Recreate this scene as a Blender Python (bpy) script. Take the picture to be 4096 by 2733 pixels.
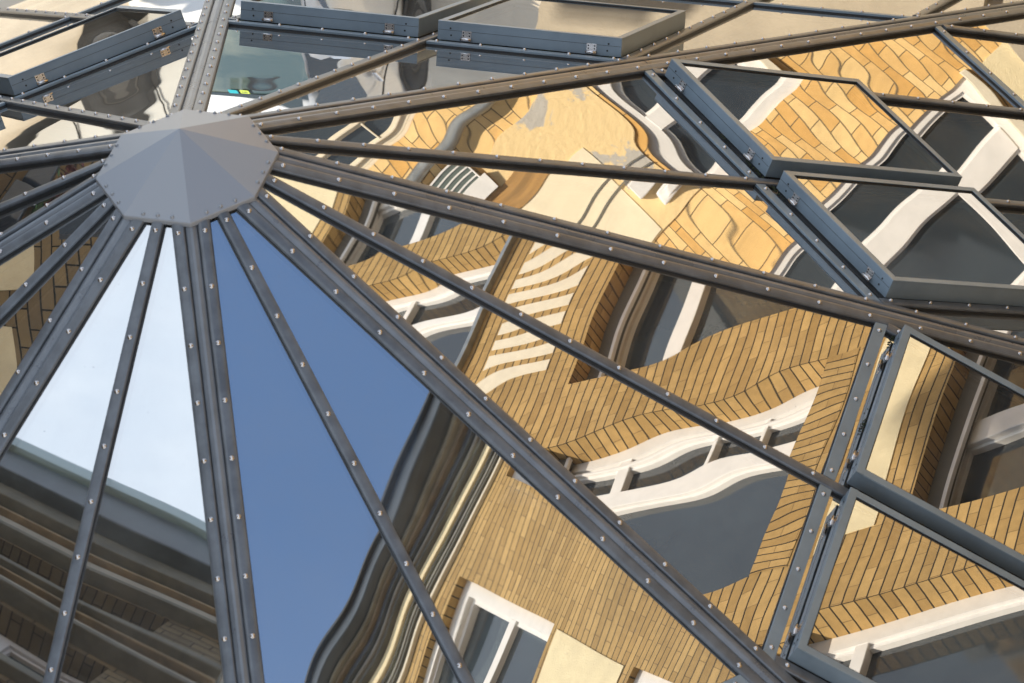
import bpy, bmesh, math, random
from math import radians as rad, sin, cos, pi, sqrt, tan
from mathutils import Vector, Matrix

# ------------------------------------------------------------------ scene, camera, light
for o in list(bpy.data.objects): bpy.data.objects.remove(o, do_unlink=True)
scn = bpy.context.scene
C = scn.collection
V = Vector

CAM_R = [[-0.09651695793880677, -0.989626573664527, -0.10641297630331426],
         [0.6524387131708412, -0.14364375858670209, 0.7441036192449808],
         [-0.7516702750439836, 0.0023906723972845767, 0.659534746848352]]
CAM_C = (-13.43870637068562, -1.2739273965659739, 10.281398972408343)
cam = bpy.data.cameras.new('camera'); camo = bpy.data.objects.new('camera', cam); C.objects.link(camo)
M = Matrix(CAM_R).transposed().to_4x4(); M.translation = V(CAM_C); camo.matrix_world = M
cam.sensor_width = 36; cam.lens = 134.804; cam.clip_end = 500; cam.clip_start = 0.1
cam.dof.use_dof = True; cam.dof.focus_distance = 20.5; cam.dof.aperture_fstop = 4.5
scn.camera = camo

SUN_AZ, SUN_EL = 115.0, 40.0
world = bpy.data.worlds.new('World'); scn.world = world; world.use_nodes = True
wt = world.node_tree; wt.nodes.clear()
wo = wt.nodes.new('ShaderNodeOutputWorld'); bg = wt.nodes.new('ShaderNodeBackground')
sky = wt.nodes.new('ShaderNodeTexSky'); sky.sky_type = 'NISHITA'; sky.sun_disc = False
sky.sun_elevation = rad(SUN_EL); sky.sun_rotation = rad(90 - SUN_AZ); sky.ozone_density = 2.6; sky.dust_density = 0.1; sky.air_density=1.0
bg.inputs['Strength'].default_value = 0.15
# bright cloud bank high up on the side of the sun
tc = wt.nodes.new('ShaderNodeTexCoord')
nz = wt.nodes.new('ShaderNodeTexNoise'); nz.inputs['Scale'].default_value = 3.0; nz.inputs['Detail'].default_value = 8; nz.inputs['Roughness'].default_value = 0.62
dotn = wt.nodes.new('ShaderNodeVectorMath'); dotn.operation = 'DOT_PRODUCT'
cd = V((cos(rad(65))*cos(rad(102)), cos(rad(65))*sin(rad(102)), sin(rad(65)))); dotn.inputs[1].default_value = cd
mr = wt.nodes.new('ShaderNodeMapRange'); mr.inputs[1].default_value = cos(rad(30)); mr.inputs[2].default_value = cos(rad(16))
ad = wt.nodes.new('ShaderNodeMath'); ad.operation = 'MULTIPLY_ADD'; ad.inputs[1].default_value = 0.5; ad.use_clamp = True
cr = wt.nodes.new('ShaderNodeMapRange'); cr.inputs[1].default_value = 0.35; cr.inputs[2].default_value = 0.65; cr.inputs[3].default_value=-.35; cr.inputs[4].default_value=.35
ma = wt.nodes.new('ShaderNodeMath'); ma.operation = 'MULTIPLY_ADD'; ma.use_clamp = True; ma.inputs[1].default_value = 1.25
mixc = wt.nodes.new('ShaderNodeMix'); mixc.data_type = 'RGBA'
nz2 = wt.nodes.new('ShaderNodeTexNoise'); nz2.inputs['Scale'].default_value = 60; nz2.inputs['Detail'].default_value = 6
cc = wt.nodes.new('ShaderNodeMix'); cc.data_type='RGBA'; cc.inputs[6].default_value=(3.4,4.0,4.9,1); cc.inputs[7].default_value=(4.6,5.1,5.8,1)
L = wt.links
L.new(tc.outputs['Generated'], nz.inputs['Vector']); L.new(tc.outputs['Generated'], dotn.inputs[0]); L.new(tc.outputs['Generated'], nz2.inputs['Vector'])
L.new(dotn.outputs['Value'], mr.inputs[0]); L.new(nz.outputs['Fac'], cr.inputs[0])
L.new(mr.outputs[0], ma.inputs[0]); L.new(cr.outputs[0], ma.inputs[2])
mu = wt.nodes.new('ShaderNodeMath'); mu.operation='MULTIPLY'; mu.use_clamp=True
L.new(ma.outputs[0], mu.inputs[0])
# broken cloud added out of view to whiten ambient light, blue gap to south-west
gap = wt.nodes.new('ShaderNodeVectorMath'); gap.operation = 'DOT_PRODUCT'
gap.inputs[1].default_value = V((cos(rad(72))*cos(rad(-106)), cos(rad(72))*sin(rad(-106)), sin(rad(72))))
gm = wt.nodes.new('ShaderNodeMapRange'); gm.inputs[1].default_value = cos(rad(3)); gm.inputs[2].default_value = cos(rad(27))
L.new(tc.outputs['Generated'], gap.inputs[0]); L.new(gap.outputs['Value'], gm.inputs[0])
n4 = wt.nodes.new('ShaderNodeTexNoise'); n4.inputs['Scale'].default_value = 2.2; n4.inputs['Detail'].default_value = 7; L.new(tc.outputs['Generated'], n4.inputs['Vector'])
n5 = wt.nodes.new('ShaderNodeMapRange'); n5.inputs[1].default_value = .42; n5.inputs[2].default_value = .60; n5.inputs[3].default_value = .75; L.new(n4.outputs['Fac'], n5.inputs[0])
n6 = wt.nodes.new('ShaderNodeMath'); n6.operation = 'MULTIPLY'; L.new(n5.outputs[0], n6.inputs[0]); L.new(gm.outputs[0], n6.inputs[1])
n7 = wt.nodes.new('ShaderNodeMath'); n7.operation = 'MULTIPLY'; n7.inputs[1].default_value = .95; L.new(n6.outputs[0], n7.inputs[0])
mu.operation = 'MAXIMUM'; L.new(n7.outputs[0], mu.inputs[1])
L.new(nz2.outputs['Fac'], cc.inputs[0]); L.new(cc.outputs[2], mixc.inputs[7]); L.new(sky.outputs[0], mixc.inputs[6]); L.new(mu.outputs[0], mixc.inputs[0])
L.new(mixc.outputs[2], bg.inputs['Color']); L.new(bg.outputs[0], wo.inputs[0])

sun = bpy.data.lights.new('sun', 'SUN'); sun.energy = 4.0; sun.angle = rad(0.5); sun.color = (1.0, 0.91, 0.76)
suno = bpy.data.objects.new('sun', sun); C.objects.link(suno)
sd = V((cos(rad(SUN_EL))*cos(rad(SUN_AZ)), cos(rad(SUN_EL))*sin(rad(SUN_AZ)), sin(rad(SUN_EL))))
suno.rotation_euler = sd.to_track_quat('Z', 'Y').to_euler()
scn.view_settings.view_transform = 'Standard'; scn.view_settings.look = 'None'
scn.view_settings.exposure = 1.0; scn.view_settings.gamma = 1.0
scn.render.engine = 'CYCLES'
scn.cycles.max_bounces = 10; scn.cycles.glossy_bounces = 6; scn.cycles.transparent_max_bounces = 12; scn.cycles.diffuse_bounces = 3
scn.cycles.sample_clamp_indirect = 8; scn.cycles.caustics_reflective = False; scn.cycles.caustics_refractive = False

# ------------------------------------------------------------------ material helpers
MATS = {}
def mat(name, col, rough=0.5, metal=0.0, spec=0.5, noise=0.0, nscale=8.0, bump=0.0, bscale=60.0, coat=0.0, col2=None, stretch=None):
    if name in MATS: return MATS[name]
    m = bpy.data.materials.new(name); m.use_nodes = True; nt = m.node_tree; b = nt.nodes['Principled BSDF']
    b.inputs['Base Color'].default_value = (*col, 1); b.inputs['Roughness'].default_value = rough; b.inputs['Metallic'].default_value = metal
    b.inputs['Specular IOR Level'].default_value = spec; b.inputs['Coat Weight'].default_value = coat
    if noise or col2 or bump:
        t = nt.nodes.new('ShaderNodeTexCoord')
        src = t.outputs['Object']
        if stretch:
            mp = nt.nodes.new('ShaderNodeMapping'); mp.inputs['Scale'].default_value = stretch
            nt.links.new(src, mp.inputs[0]); src = mp.outputs[0]
    if noise or col2:
        n = nt.nodes.new('ShaderNodeTexNoise'); n.inputs['Scale'].default_value = nscale; n.inputs['Detail'].default_value = 7; n.inputs['Roughness'].default_value = .62
        nt.links.new(src, n.inputs['Vector'])
        mx = nt.nodes.new('ShaderNodeMix'); mx.data_type = 'RGBA'
        c2 = col2 if col2 else tuple(min(1, c*(1+noise)) for c in col)
        c1 = col if col2 else tuple(c*(1-noise) for c in col)
        mx.inputs[6].default_value = (*c1, 1); mx.inputs[7].default_value = (*c2, 1)
        r = nt.nodes.new('ShaderNodeMapRange'); r.inputs[1].default_value = .38; r.inputs[2].default_value = .62
        nt.links.new(n.outputs['Fac'], r.inputs[0]); nt.links.new(r.outputs[0], mx.inputs[0]); nt.links.new(mx.outputs[2], b.inputs['Base Color'])
        rr = nt.nodes.new('ShaderNodeMapRange'); rr.inputs[3].default_value = rough*.85; rr.inputs[4].default_value = min(1, rough*1.25)
        nt.links.new(n.outputs['Fac'], rr.inputs[0]); nt.links.new(rr.outputs[0], b.inputs['Roughness'])
    if bump:
        n2 = nt.nodes.new('ShaderNodeTexNoise'); n2.inputs['Scale'].default_value = bscale; n2.inputs['Detail'].default_value = 5
        nt.links.new(src, n2.inputs['Vector'])
        bp = nt.nodes.new('ShaderNodeBump'); bp.inputs['Strength'].default_value = bump; bp.inputs['Distance'].default_value = .01
        nt.links.new(n2.outputs['Fac'], bp.inputs['Height']); nt.links.new(bp.outputs[0], b.inputs['Normal'])
    MATS[name] = m
    return m

def brickmat(name, c1, c2, mortar, bw=.24, rh=.078, ms=.012, var=.25, rough=.85, head=None):
    m = bpy.data.materials.new(name); m.use_nodes = True; nt = m.node_tree; b = nt.nodes['Principled BSDF']; b.inputs['Roughness'].default_value = rough
    b.inputs['Specular IOR Level'].default_value = .25
    uv = nt.nodes.new('ShaderNodeUVMap')
    wn = nt.nodes.new('ShaderNodeTexNoise'); wn.inputs['Scale'].default_value = 9; wn.inputs['Detail'].default_value = 3
    sc_ = nt.nodes.new('ShaderNodeVectorMath'); sc_.operation = 'SCALE'; sc_.inputs['Scale'].default_value = .006
    sub = nt.nodes.new('ShaderNodeVectorMath'); sub.operation = 'SUBTRACT'; sub.inputs[1].default_value = (.5, .5, .5)
    add = nt.nodes.new('ShaderNodeVectorMath'); add.operation = 'ADD'
    nt.links.new(uv.outputs[0], wn.inputs['Vector']); nt.links.new(wn.outputs['Color'], sub.inputs[0]); nt.links.new(sub.outputs[0], sc_.inputs[0])
    nt.links.new(uv.outputs[0], add.inputs[0]); nt.links.new(sc_.outputs[0], add.inputs[1])
    br = nt.nodes.new('ShaderNodeTexBrick'); br.offset = .5
    br.inputs['Scale'].default_value = 1; br.inputs['Brick Width'].default_value = bw; br.inputs['Row Height'].default_value = rh
    br.inputs['Mortar Size'].default_value = ms/2; br.inputs['Mortar Smooth'].default_value = .25; br.inputs['Bias'].default_value = 0
    br.inputs['Color1'].default_value = (*c1, 1); br.inputs['Color2'].default_value = (*c2, 1); br.inputs['Mortar'].default_value = (*mortar, 1)
    nt.links.new(add.outputs[0], br.inputs['Vector'])
    bcol, bfac = br.outputs['Color'], br.outputs['Fac']
    if head:                                              # thin pale head joints, deep dark bed joints
        br.inputs['Mortar'].default_value = (*head, 1); br.inputs['Mortar Size'].default_value = .003
        b2 = nt.nodes.new('ShaderNodeTexBrick'); b2.offset = 0; b2.inputs['Scale'].default_value = 1; b2.inputs['Brick Width'].default_value = 500; b2.inputs['Row Height'].default_value = rh
        b2.inputs['Mortar Size'].default_value = ms/2; b2.inputs['Mortar Smooth'].default_value = .25
        nt.links.new(add.outputs[0], b2.inputs['Vector'])
        bm_ = nt.nodes.new('ShaderNodeMix'); bm_.data_type = 'RGBA'; bm_.inputs[7].default_value = (*mortar, 1)
        nt.links.new(b2.outputs['Fac'], bm_.inputs[0]); nt.links.new(br.outputs['Color'], bm_.inputs[6]); bcol, bfac = bm_.outputs[2], b2.outputs['Fac']
    n = nt.nodes.new('ShaderNodeTexNoise'); n.inputs['Scale'].default_value = 14; n.inputs['Detail'].default_value = 8; n.inputs['Roughness'].default_value = .65
    nt.links.new(uv.outputs[0], n.inputs['Vector'])
    n3 = nt.nodes.new('ShaderNodeTexNoise'); n3.inputs['Scale'].default_value = 1.3; n3.inputs['Detail'].default_value = 4
    nt.links.new(uv.outputs[0], n3.inputs['Vector'])
    mm = nt.nodes.new('ShaderNodeMath'); mm.operation = 'MULTIPLY_ADD'; mm.inputs[1].default_value = var*2; mm.inputs[2].default_value = 1-var
    m3 = nt.nodes.new('ShaderNodeMath'); m3.operation = 'MULTIPLY_ADD'; m3.inputs[1].default_value = .8; m3.inputs[2].default_value = .6
    nt.links.new(n.outputs['Fac'], mm.inputs[0]); nt.links.new(n3.outputs['Fac'], m3.inputs[0])
    pr = nt.nodes.new('ShaderNodeMath'); pr.operation = 'MULTIPLY'; nt.links.new(mm.outputs[0], pr.inputs[0]); nt.links.new(m3.outputs[0], pr.inputs[1])
    vm = nt.nodes.new('ShaderNodeVectorMath'); vm.operation = 'SCALE'; nt.links.new(bcol, vm.inputs[0]); nt.links.new(pr.outputs[0], vm.inputs['Scale'])
    nt.links.new(vm.outputs[0], b.inputs['Base Color'])
    inv = nt.nodes.new('ShaderNodeMath'); inv.operation = 'MULTIPLY_ADD'; inv.inputs[1].default_value = -1; inv.inputs[2].default_value = 1
    nt.links.new(bfac, inv.inputs[0])
    hs = nt.nodes.new('ShaderNodeMath'); hs.operation = 'MULTIPLY_ADD'; hs.inputs[1].default_value = .25
    nt.links.new(n.outputs['Fac'], hs.inputs[0]); nt.links.new(inv.outputs[0], hs.inputs[2])
    bp = nt.nodes.new('ShaderNodeBump'); bp.inputs['Strength'].default_value = .8; bp.inputs['Distance'].default_value = .012
    nt.links.new(hs.outputs[0], bp.inputs['Height']); nt.links.new(bp.outputs[0], b.inputs['Normal'])
    return m

def mirrormat(name, fac, tint, transparent):
    """reflective solar glass: a partly silvered face over what lies behind it"""
    m = bpy.data.materials.new(name); m.use_nodes = True; nt = m.node_tree; nt.nodes.clear()
    out = nt.nodes.new('ShaderNodeOutputMaterial'); g = nt.nodes.new('ShaderNodeBsdfGlossy'); g.inputs['Roughness'].default_value = 0.0; g.inputs['Color'].default_value = (*tint, 1)
    mix = nt.nodes.new('ShaderNodeMixShader')
    t = nt.nodes.new('ShaderNodeTexCoord')
    if transparent:
        b = nt.nodes.new('ShaderNodeBsdfTransparent'); b.inputs['Color'].default_value = (.80, .84, .83, 1)
        n = nt.nodes.new('ShaderNodeTexNoise'); n.inputs['Scale'].default_value = 1.6; n.inputs['Detail'].default_value = 9; n.inputs['Roughness'].default_value = .7
        nt.links.new(t.outputs['Object'], n.inputs['Vector'])
        d = nt.nodes.new('ShaderNodeBsdfDiffuse'); d.inputs['Color'].default_value = (.38, .37, .34, 1)
        r = nt.nodes.new('ShaderNodeMapRange'); r.inputs[1].default_value = .45; r.inputs[2].default_value = .8; r.inputs[3].default_value = .035; r.inputs[4].default_value = .11
        sp = nt.nodes.new('ShaderNodeTexNoise'); sp.inputs['Scale'].default_value = 45; sp.inputs['Detail'].default_value = 3; sp.inputs['Roughness'].default_value = .6
        nt.links.new(t.outputs['Object'], sp.inputs['Vector'])
        s2 = nt.nodes.new('ShaderNodeMapRange'); s2.inputs[1].default_value = .70; s2.inputs[2].default_value = .76; s2.inputs[4].default_value = .30
        nt.links.new(sp.outputs['Fac'], s2.inputs[0])
        sa = nt.nodes.new('ShaderNodeMath'); sa.operation = 'ADD'
        nt.links.new(n.outputs['Fac'], r.inputs[0])
        dust = nt.nodes.new('ShaderNodeMixShader'); nt.links.new(r.outputs[0], sa.inputs[0]); nt.links.new(s2.outputs[0], sa.inputs[1]); nt.links.new(sa.outputs[0], dust.inputs[0])
    else:
        b = nt.nodes.new('ShaderNodeBsdfDiffuse'); b.inputs['Color'].default_value = (.018, .022, .022, 1)
    fr = nt.nodes.new('ShaderNodeFresnel'); fr.inputs['IOR'].default_value = 1.5
    mm = nt.nodes.new('ShaderNodeMath'); mm.operation = 'MULTIPLY_ADD'; mm.inputs[1].default_value = 1-fac; mm.inputs[2].default_value = fac; mm.use_clamp = True
    nt.links.new(fr.outputs[0], mm.inputs[0]); nt.links.new(mm.outputs[0], mix.inputs[0])
    nt.links.new(b.outputs[0], mix.inputs[1]); nt.links.new(g.outputs[0], mix.inputs[2])
    if transparent:
        nt.links.new(mix.outputs[0], dust.inputs[1]); nt.links.new(d.outputs[0], dust.inputs[2]); nt.links.new(dust.outputs[0], out.inputs[0])
    else: nt.links.new(mix.outputs[0], out.inputs[0])
    return m

# ------------------------------------------------------------------ mesh builder
class MB:
    def __init__(s): s.v = []; s.f = []; s.uv = []; s.mi = []; s.sm = []
    def face(s, pts, uvs=None, mi=0, smooth=False):
        k = len(s.v); s.v += [tuple(p) for p in pts]; s.f.append(tuple(range(k, k+len(pts))))
        s.uv.append(uvs if uvs else [(0, 0)]*len(pts)); s.mi.append(mi); s.sm.append(smooth)
    def box(s, F, a, b, mi=0, uvax=None):
        """box between corners a and b in the frame F(x,y,z)->world; uv in metres"""
        x0, y0, z0 = [min(p, q) for p, q in zip(a, b)]; x1, y1, z1 = [max(p, q) for p, q in zip(a, b)]
        P = lambda x, y, z: F(x, y, z)
        s.face([P(x0,y0,z0), P(x1,y0,z0), P(x1,y0,z1), P(x0,y0,z1)], [(x0,z0),(x1,z0),(x1,z1),(x0,z1)], mi)
        s.face([P(x1,y1,z0), P(x0,y1,z0), P(x0,y1,z1), P(x1,y1,z1)], [(x1,z0),(x0,z0),(x0,z1),(x1,z1)], mi)
        s.face([P(x0,y1,z0), P(x0,y0,z0), P(x0,y0,z1), P(x0,y1,z1)], [(y1,z0),(y0,z0),(y0,z1),(y1,z1)], mi)
        s.face([P(x1,y0,z0), P(x1,y1,z0), P(x1,y1,z1), P(x1,y0,z1)], [(y0,z0),(y1,z0),(y1,z1),(y0,z1)], mi)
        s.face([P(x0,y0,z1), P(x1,y0,z1), P(x1,y1,z1), P(x0,y1,z1)], [(x0,y0),(x1,y0),(x1,y1),(x0,y1)], mi)
        s.face([P(x0,y1,z0), P(x1,y1,z0), P(x1,y0,z0), P(x0,y0,z0)], [(x0,y1),(x1,y1),(x1,y0),(x0,y0)], mi)
    def prism(s, prof, p0, p1, xa, ya, smooth=False, caps=True):
        """profile [(x,y)..] extruded from p0 to p1, axes xa, ya"""
        n = len(prof)
        A = [p0 + xa*x + ya*y for x, y in prof]; B = [p1 + xa*x + ya*y for x, y in prof]
        for i in range(n):
            j = (i+1) % n; s.face([A[i], A[j], B[j], B[i]], smooth=smooth)
        if caps: s.face(A[::-1]); s.face(B)
    def build(s, name, mats, parent=None, weld=True, bevel=0, smooth_angle=None, inv=None):
        me = bpy.data.meshes.new(name); me.from_pydata(s.v, [], s.f)
        if not isinstance(mats, (list, tuple)): mats = [mats]
        for m in mats: me.materials.append(m)
        uvl = me.uv_layers.new(name='UVMap')
        k = 0
        for i, p in enumerate(me.polygons):
            p.material_index = s.mi[i]; p.use_smooth = s.sm[i]
            for u in s.uv[i]: uvl.data[k].uv = u; k += 1
        if weld:
            bm = bmesh.new(); bm.from_mesh(me); bmesh.ops.remove_doubles(bm, verts=bm.verts, dist=1e-5)
            bmesh.ops.recalc_face_normals(bm, faces=bm.faces); bm.to_mesh(me); bm.free()
        o = bpy.data.objects.new(name, me); C.objects.link(o)
        if bevel:
            md = o.modifiers.new('bevel', 'BEVEL'); md.width = bevel; md.segments = 2; md.limit_method = 'ANGLE'; md.angle_limit = rad(40)
        if parent is not None:
            o.parent = parent
            if parent.type == 'EMPTY': o.matrix_parent_inverse = Matrix.Translation(-parent.location)
        return o

def tag(o, label=None, cat=None, group=None, kind=None):
    if label: o['label'] = label
    if cat: o['category'] = cat
    if group: o['group'] = group
    if kind: o['kind'] = kind
    return o
def thing(name, loc, label, cat, group=None):
    o = bpy.data.objects.new(name, None); C.objects.link(o); o.location = loc; o.empty_display_size = .3
    return tag(o, label, cat, group)
def setpar(o, parent):
    o.parent = parent
    if parent.type == 'EMPTY': o.matrix_parent_inverse = Matrix.Translation(-parent.location)

random.seed(7)
# ------------------------------------------------------------------ materials
STEEL = mat('blue_grey_powder_coat', (.20, .25, .285), rough=.34, noise=.10, nscale=3, spec=.6, metal=.15, bump=.04, bscale=400)
BAR = mat('grey_coated_aluminium', (.088, .096, .104), rough=.30, noise=.22, nscale=9, spec=.75, metal=.0, bump=.03, bscale=300)
HIPM = mat('hip_flashing_paint', (.125, .134, .144), rough=.27, noise=.2, nscale=4, spec=.8, metal=.0)
CAPM = mat('cap_sheet_paint', (.25, .257, .268), rough=.33, spec=.75, metal=.10)
CAPSC = mat('painted_screw', (.30, .31, .32), rough=.3, metal=.4)
GASK = mat('black_rubber', (.012, .012, .012), rough=.6)
CHROME = mat('stainless_steel', (.62, .58, .55), rough=.22, metal=1.0, noise=.1, nscale=200)
DARK = mat('dark_interior', (.012, .012, .013), rough=.8)
MOSS = mat('moss', (.022, .03, .010), rough=.95, noise=.4, nscale=90)
BRICK_N = brickmat('golden_brick', (.49, .32, .125), (.34, .21, .075), (.045, .033, .02), ms=.012, var=.32, head=(.22, .14, .06))
BRICK_E = brickmat('orange_brick', (.90, .64, .30), (.74, .42, .13), (.20, .15, .09), ms=.007, var=.26, bw=.215, rh=.074)
BRICK_T = brickmat('dark_brick', (.15, .115, .07), (.10, .08, .055), (.02, .018, .014), bw=.25, rh=.08, ms=.010)  # darker brown brick tone for the tall block
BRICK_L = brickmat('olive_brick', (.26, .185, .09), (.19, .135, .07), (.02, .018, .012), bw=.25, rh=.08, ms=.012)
CREAM = mat('cream_render', (.78, .66, .42), rough=.9, noise=.06, nscale=5, bump=.6, bscale=120)
CREAM2 = mat('pale_render', (.90, .78, .56), rough=.9, noise=.05, nscale=6, bump=.15, bscale=40)
CREAMW = mat('cream_paint', (.72, .64, .50), rough=.8, noise=.05, nscale=9)
WHITE = mat('white_window_paint', (.78, .75, .72), rough=.45, noise=.04, nscale=9)
BLIND = mat('dark_blind_box', (.10, .09, .075), rough=.6)
GREYW = mat('grey_window_paint', (.42, .42, .46), rough=.5)
GREYB = mat('grey_band_render', (.24, .225, .20), rough=.85, noise=.12, nscale=4)
DOLIVE = mat('dark_band', (.10, .095, .08), rough=.7, noise=.2, nscale=5)
OLIVE = mat('olive_moulding', (.20, .185, .145), rough=.7, noise=.2, nscale=5)
BROWN = mat('brown_soffit_boards', (.17, .125, .075), rough=.7, noise=.25, nscale=4)
SLATE = mat('slate_grey_metal', (.05, .06, .075), rough=.3, noise=.2, nscale=4)
GLASSW = mat('window_glass', (.022, .028, .036), rough=.04, spec=.5, col2=(.035, .046, .055), nscale=.9)
GLASSB = mat('bluish_window_glass', (.07, .085, .12), rough=.08, spec=.6)
CONC = mat('courtyard_concrete', (.50, .43, .33), rough=.9, noise=.10, nscale=1.6, bump=.25, bscale=70)
ZINC = mat('zinc_pipe', (.30, .31, .31), rough=.4, metal=.6, noise=.15, nscale=8)
GLASS_OUT = mirrormat('reflective_glass_outer', .60, (.97, .96, .94), True)
GLASS_IN = mirrormat('reflective_glass_inner', .30, (.85, .92, .90), False)

def plaster():
    m = mat('flaking_plaster', (.52, .48, .42), rough=.9, col2=(.86, .64, .33), nscale=2.6, bump=.6, bscale=22)
    for n in m.node_tree.nodes:
        if n.type == 'MAP_RANGE' and abs(n.inputs[1].default_value-.38) < .001: n.inputs[1].default_value = .47; n.inputs[2].default_value = .50
    return m
PLAST = plaster()
# ------------------------------------------------------------------ frames of the courtyard
AZN = rad(-112.5)
Nv = V((cos(AZN), sin(AZN), 0)); Tv = V((cos(rad(-22.5)), sin(rad(-22.5)), 0)); Zv = V((0, 0, 1))
GZ = -5.2
DN, DE, DL, DW = 5.4, 8.0, 6.0, 5.0
def FN(s, d, z): return Tv*s + Nv*(DN+d) + Zv*z          # north wall: s along, d into the wall
def FE(u, d, z): return Tv*(DE+d) + Nv*u + Zv*z          # end wall
def FL(s, d, z): return Tv*s - Nv*(DL+d) + Zv*z          # wall on the left
WA = V((cos(rad(48.6)), sin(rad(48.6)), 0)); WB = V((-sin(rad(48.6)), cos(rad(48.6)), 0))
def FW(u, d, z): return V((-2.655, 6.779, 0)) + WA*(u-4.9) + WB*(d+.62) + Zv*z   # tall block, a little skew to the yard

# ------------------------------------------------------------------ the glass roof
TS = 0.5374654252488331
def hd(k): a = -rad(45*(k-1)); return V((cos(a), sin(a), -TS))
FR = {}
for k in range(1, 9):
    a, b = hd(k), hd(k % 8+1); m = (a+b).normalized(); e = (b-a).normalized(); n = b.cross(a).normalized()
    if n.z < 0: n = -n
    FR[k] = (e, m, n)
EH = .5*(hd(2)-hd(1)).length/(.5*(hd(2)+hd(1))).length    # half width per metre of slope
def FP(k, e, p, h=0): E, Mm, Nn = FR[k]; return E*e + Mm*p + Nn*h

roof = thing('glass_roof', (0, 0, GZ), 'octagonal pyramid glass roof of reflective panes with grey bars, screws and open vents', 'glass roof')

WVF = {1: .8, 2: 1.25, 3: 1.0, 4: 1.1, 5: .8, 6: 1.0, 7: 1.0, 8: .8}
def pane(k, ea, eb, p0, p1, h, seed, amp, wav, thick_gap=.030, par=None, name='glass_pane', F=None):
    """pane from e=ea(p)..eb(p), p0..p1 ; outer leaf with a slight bow and roller waves, inner leaf under it"""
    rr = random.Random(seed)
    ph = [rr.uniform(0, 2*pi) for _ in range(8)]; an = [rr.uniform(0, pi) for _ in range(4)]
    wl = [rr.uniform(.9, 1.3), rr.uniform(.5, .75), rr.uniform(.28, .42), rr.uniform(1.4, 2.0)]
    def disp(e, p, u, w, a, wv, sh):
        z = -a*sin(pi*u)*sin(pi*w)*min(1, abs(eb(p)-ea(p))/1.1)**1.5
        for i in range(4):
            q = e*cos(an[i]+sh) + p*sin(an[i]+sh)
            z += WVF[k]*wv*(.85, .70, .20, .6)[i]*wl[i]/.75*sin(2*pi*q/wl[i]+ph[i]+sh*3)
        return z
    objs = []
    for layer in (0, 1):
        nv = max(6, int((p1-p0)/.035)); w_max = max(eb(p1)-ea(p1), eb(p0)-ea(p0)); nu = max(6, int(w_max/.035))
        vs, fs = [], []
        for j in range(nv+1):
            p = p0+(p1-p0)*j/nv
            for i in range(nu+1):
                u = i/nu; e = ea(p)+(eb(p)-ea(p))*u
                z = h + (disp(e, p, u, j/nv, amp, wav, 0) if layer == 0 else -thick_gap + disp(e, p, u, j/nv, -amp*1.3, wav*1.1, 1.1))
                vs.append((F or (lambda a, b, c: FP(k, a, b, c)))(e, p, z))
        for j in range(nv):
            for i in range(nu):
                a = j*(nu+1)+i; fs.append((a, a+1, a+nu+2, a+nu+1))
        me = bpy.data.meshes.new(name); me.from_pydata(vs, [], fs); me.materials.append(GLASS_OUT if layer == 0 else GLASS_IN)
        me.polygons.foreach_set('use_smooth', [True]*len(fs))
        o = bpy.data.objects.new(name if layer == 0 else 'inner_leaf', me); C.objects.link(o)
        if layer == 0: setpar(o, par or roof)
        else: o.parent = objs[0]
        objs.append(o)
    return objs[0]

# screw: washer and domed head, shared mesh, local z is the outward normal
def screw_mesh(r=.0115, name='screw'):
    bm = bmesh.new()
    bmesh.ops.create_cone(bm, cap_ends=True, segments=14, radius1=r, radius2=r*.96, depth=.003, matrix=Matrix.Translation((0, 0, .0015)))
    bmesh.ops.create_uvsphere(bm, u_segments=14, v_segments=8, radius=r*.72, matrix=Matrix.Translation((0, 0, .004)) @ Matrix.Diagonal((1, 1, .8, 1)))
    me = bpy.data.meshes.new(name); bm.to_mesh(me); bm.free(); me.materials.append(CHROME)
    for p in me.polygons: p.use_smooth = True
    return me
SCREW = screw_mesh()
SCREWC = screw_mesh(.009, 'cap_screw'); SCREWC.materials[0] = CAPSC
def frame_m(loc, z, x=None):
    z = z.normalized(); x = (x or V((1, .3, .1))); x = (x - z*x.dot(z)).normalized(); y = z.cross(x)
    m = Matrix((x, y, z)).transposed().to_4x4(); m.translation = loc; return m
def put_screw(loc, n, parent, me=None):
    o = bpy.data.objects.new('screw', me or SCREW); C.objects.link(o); o.parent = parent
    if parent.type == 'EMPTY': o.matrix_parent_inverse = Matrix.Translation(-parent.location)
    o.matrix_basis = frame_m(loc, n); return o

W2 = .0275
COVER = [(-W2, -.016), (-W2, -.006), (-W2+.004, -.001), (-.013, .0015), (0, .002), (.013, .0015), (W2-.004, -.001), (W2, -.006), (W2, -.016)]
GASKP = [(-W2-.003, -.032), (-W2-.003, -.0155), (W2+.003, -.0155), (W2+.003, -.032)]
HG = -.026                                                # height of the glass under the screw level
def bar(k, p0, p1, n, starts, step, name='glazing_bar', joints=None):
    """bar from p0 to p1 (on the screw level of the facet)"""
    d = (p1-p0); Lg = d.length; d.normalize(); x = d.cross(n).normalized()
    mb = MB(); mb.prism(COVER, p0, p1, x, n)
    o = mb.build(name, BAR, roof, bevel=.0015)
    g = MB(); g.prism(GASKP, p0, p1, x, n); g.build('gasket', GASK, o)
    a = starts
    while a < Lg-.01:
        put_screw(p0+d*a+n*.002, n, o); a += step
    return o

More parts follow.
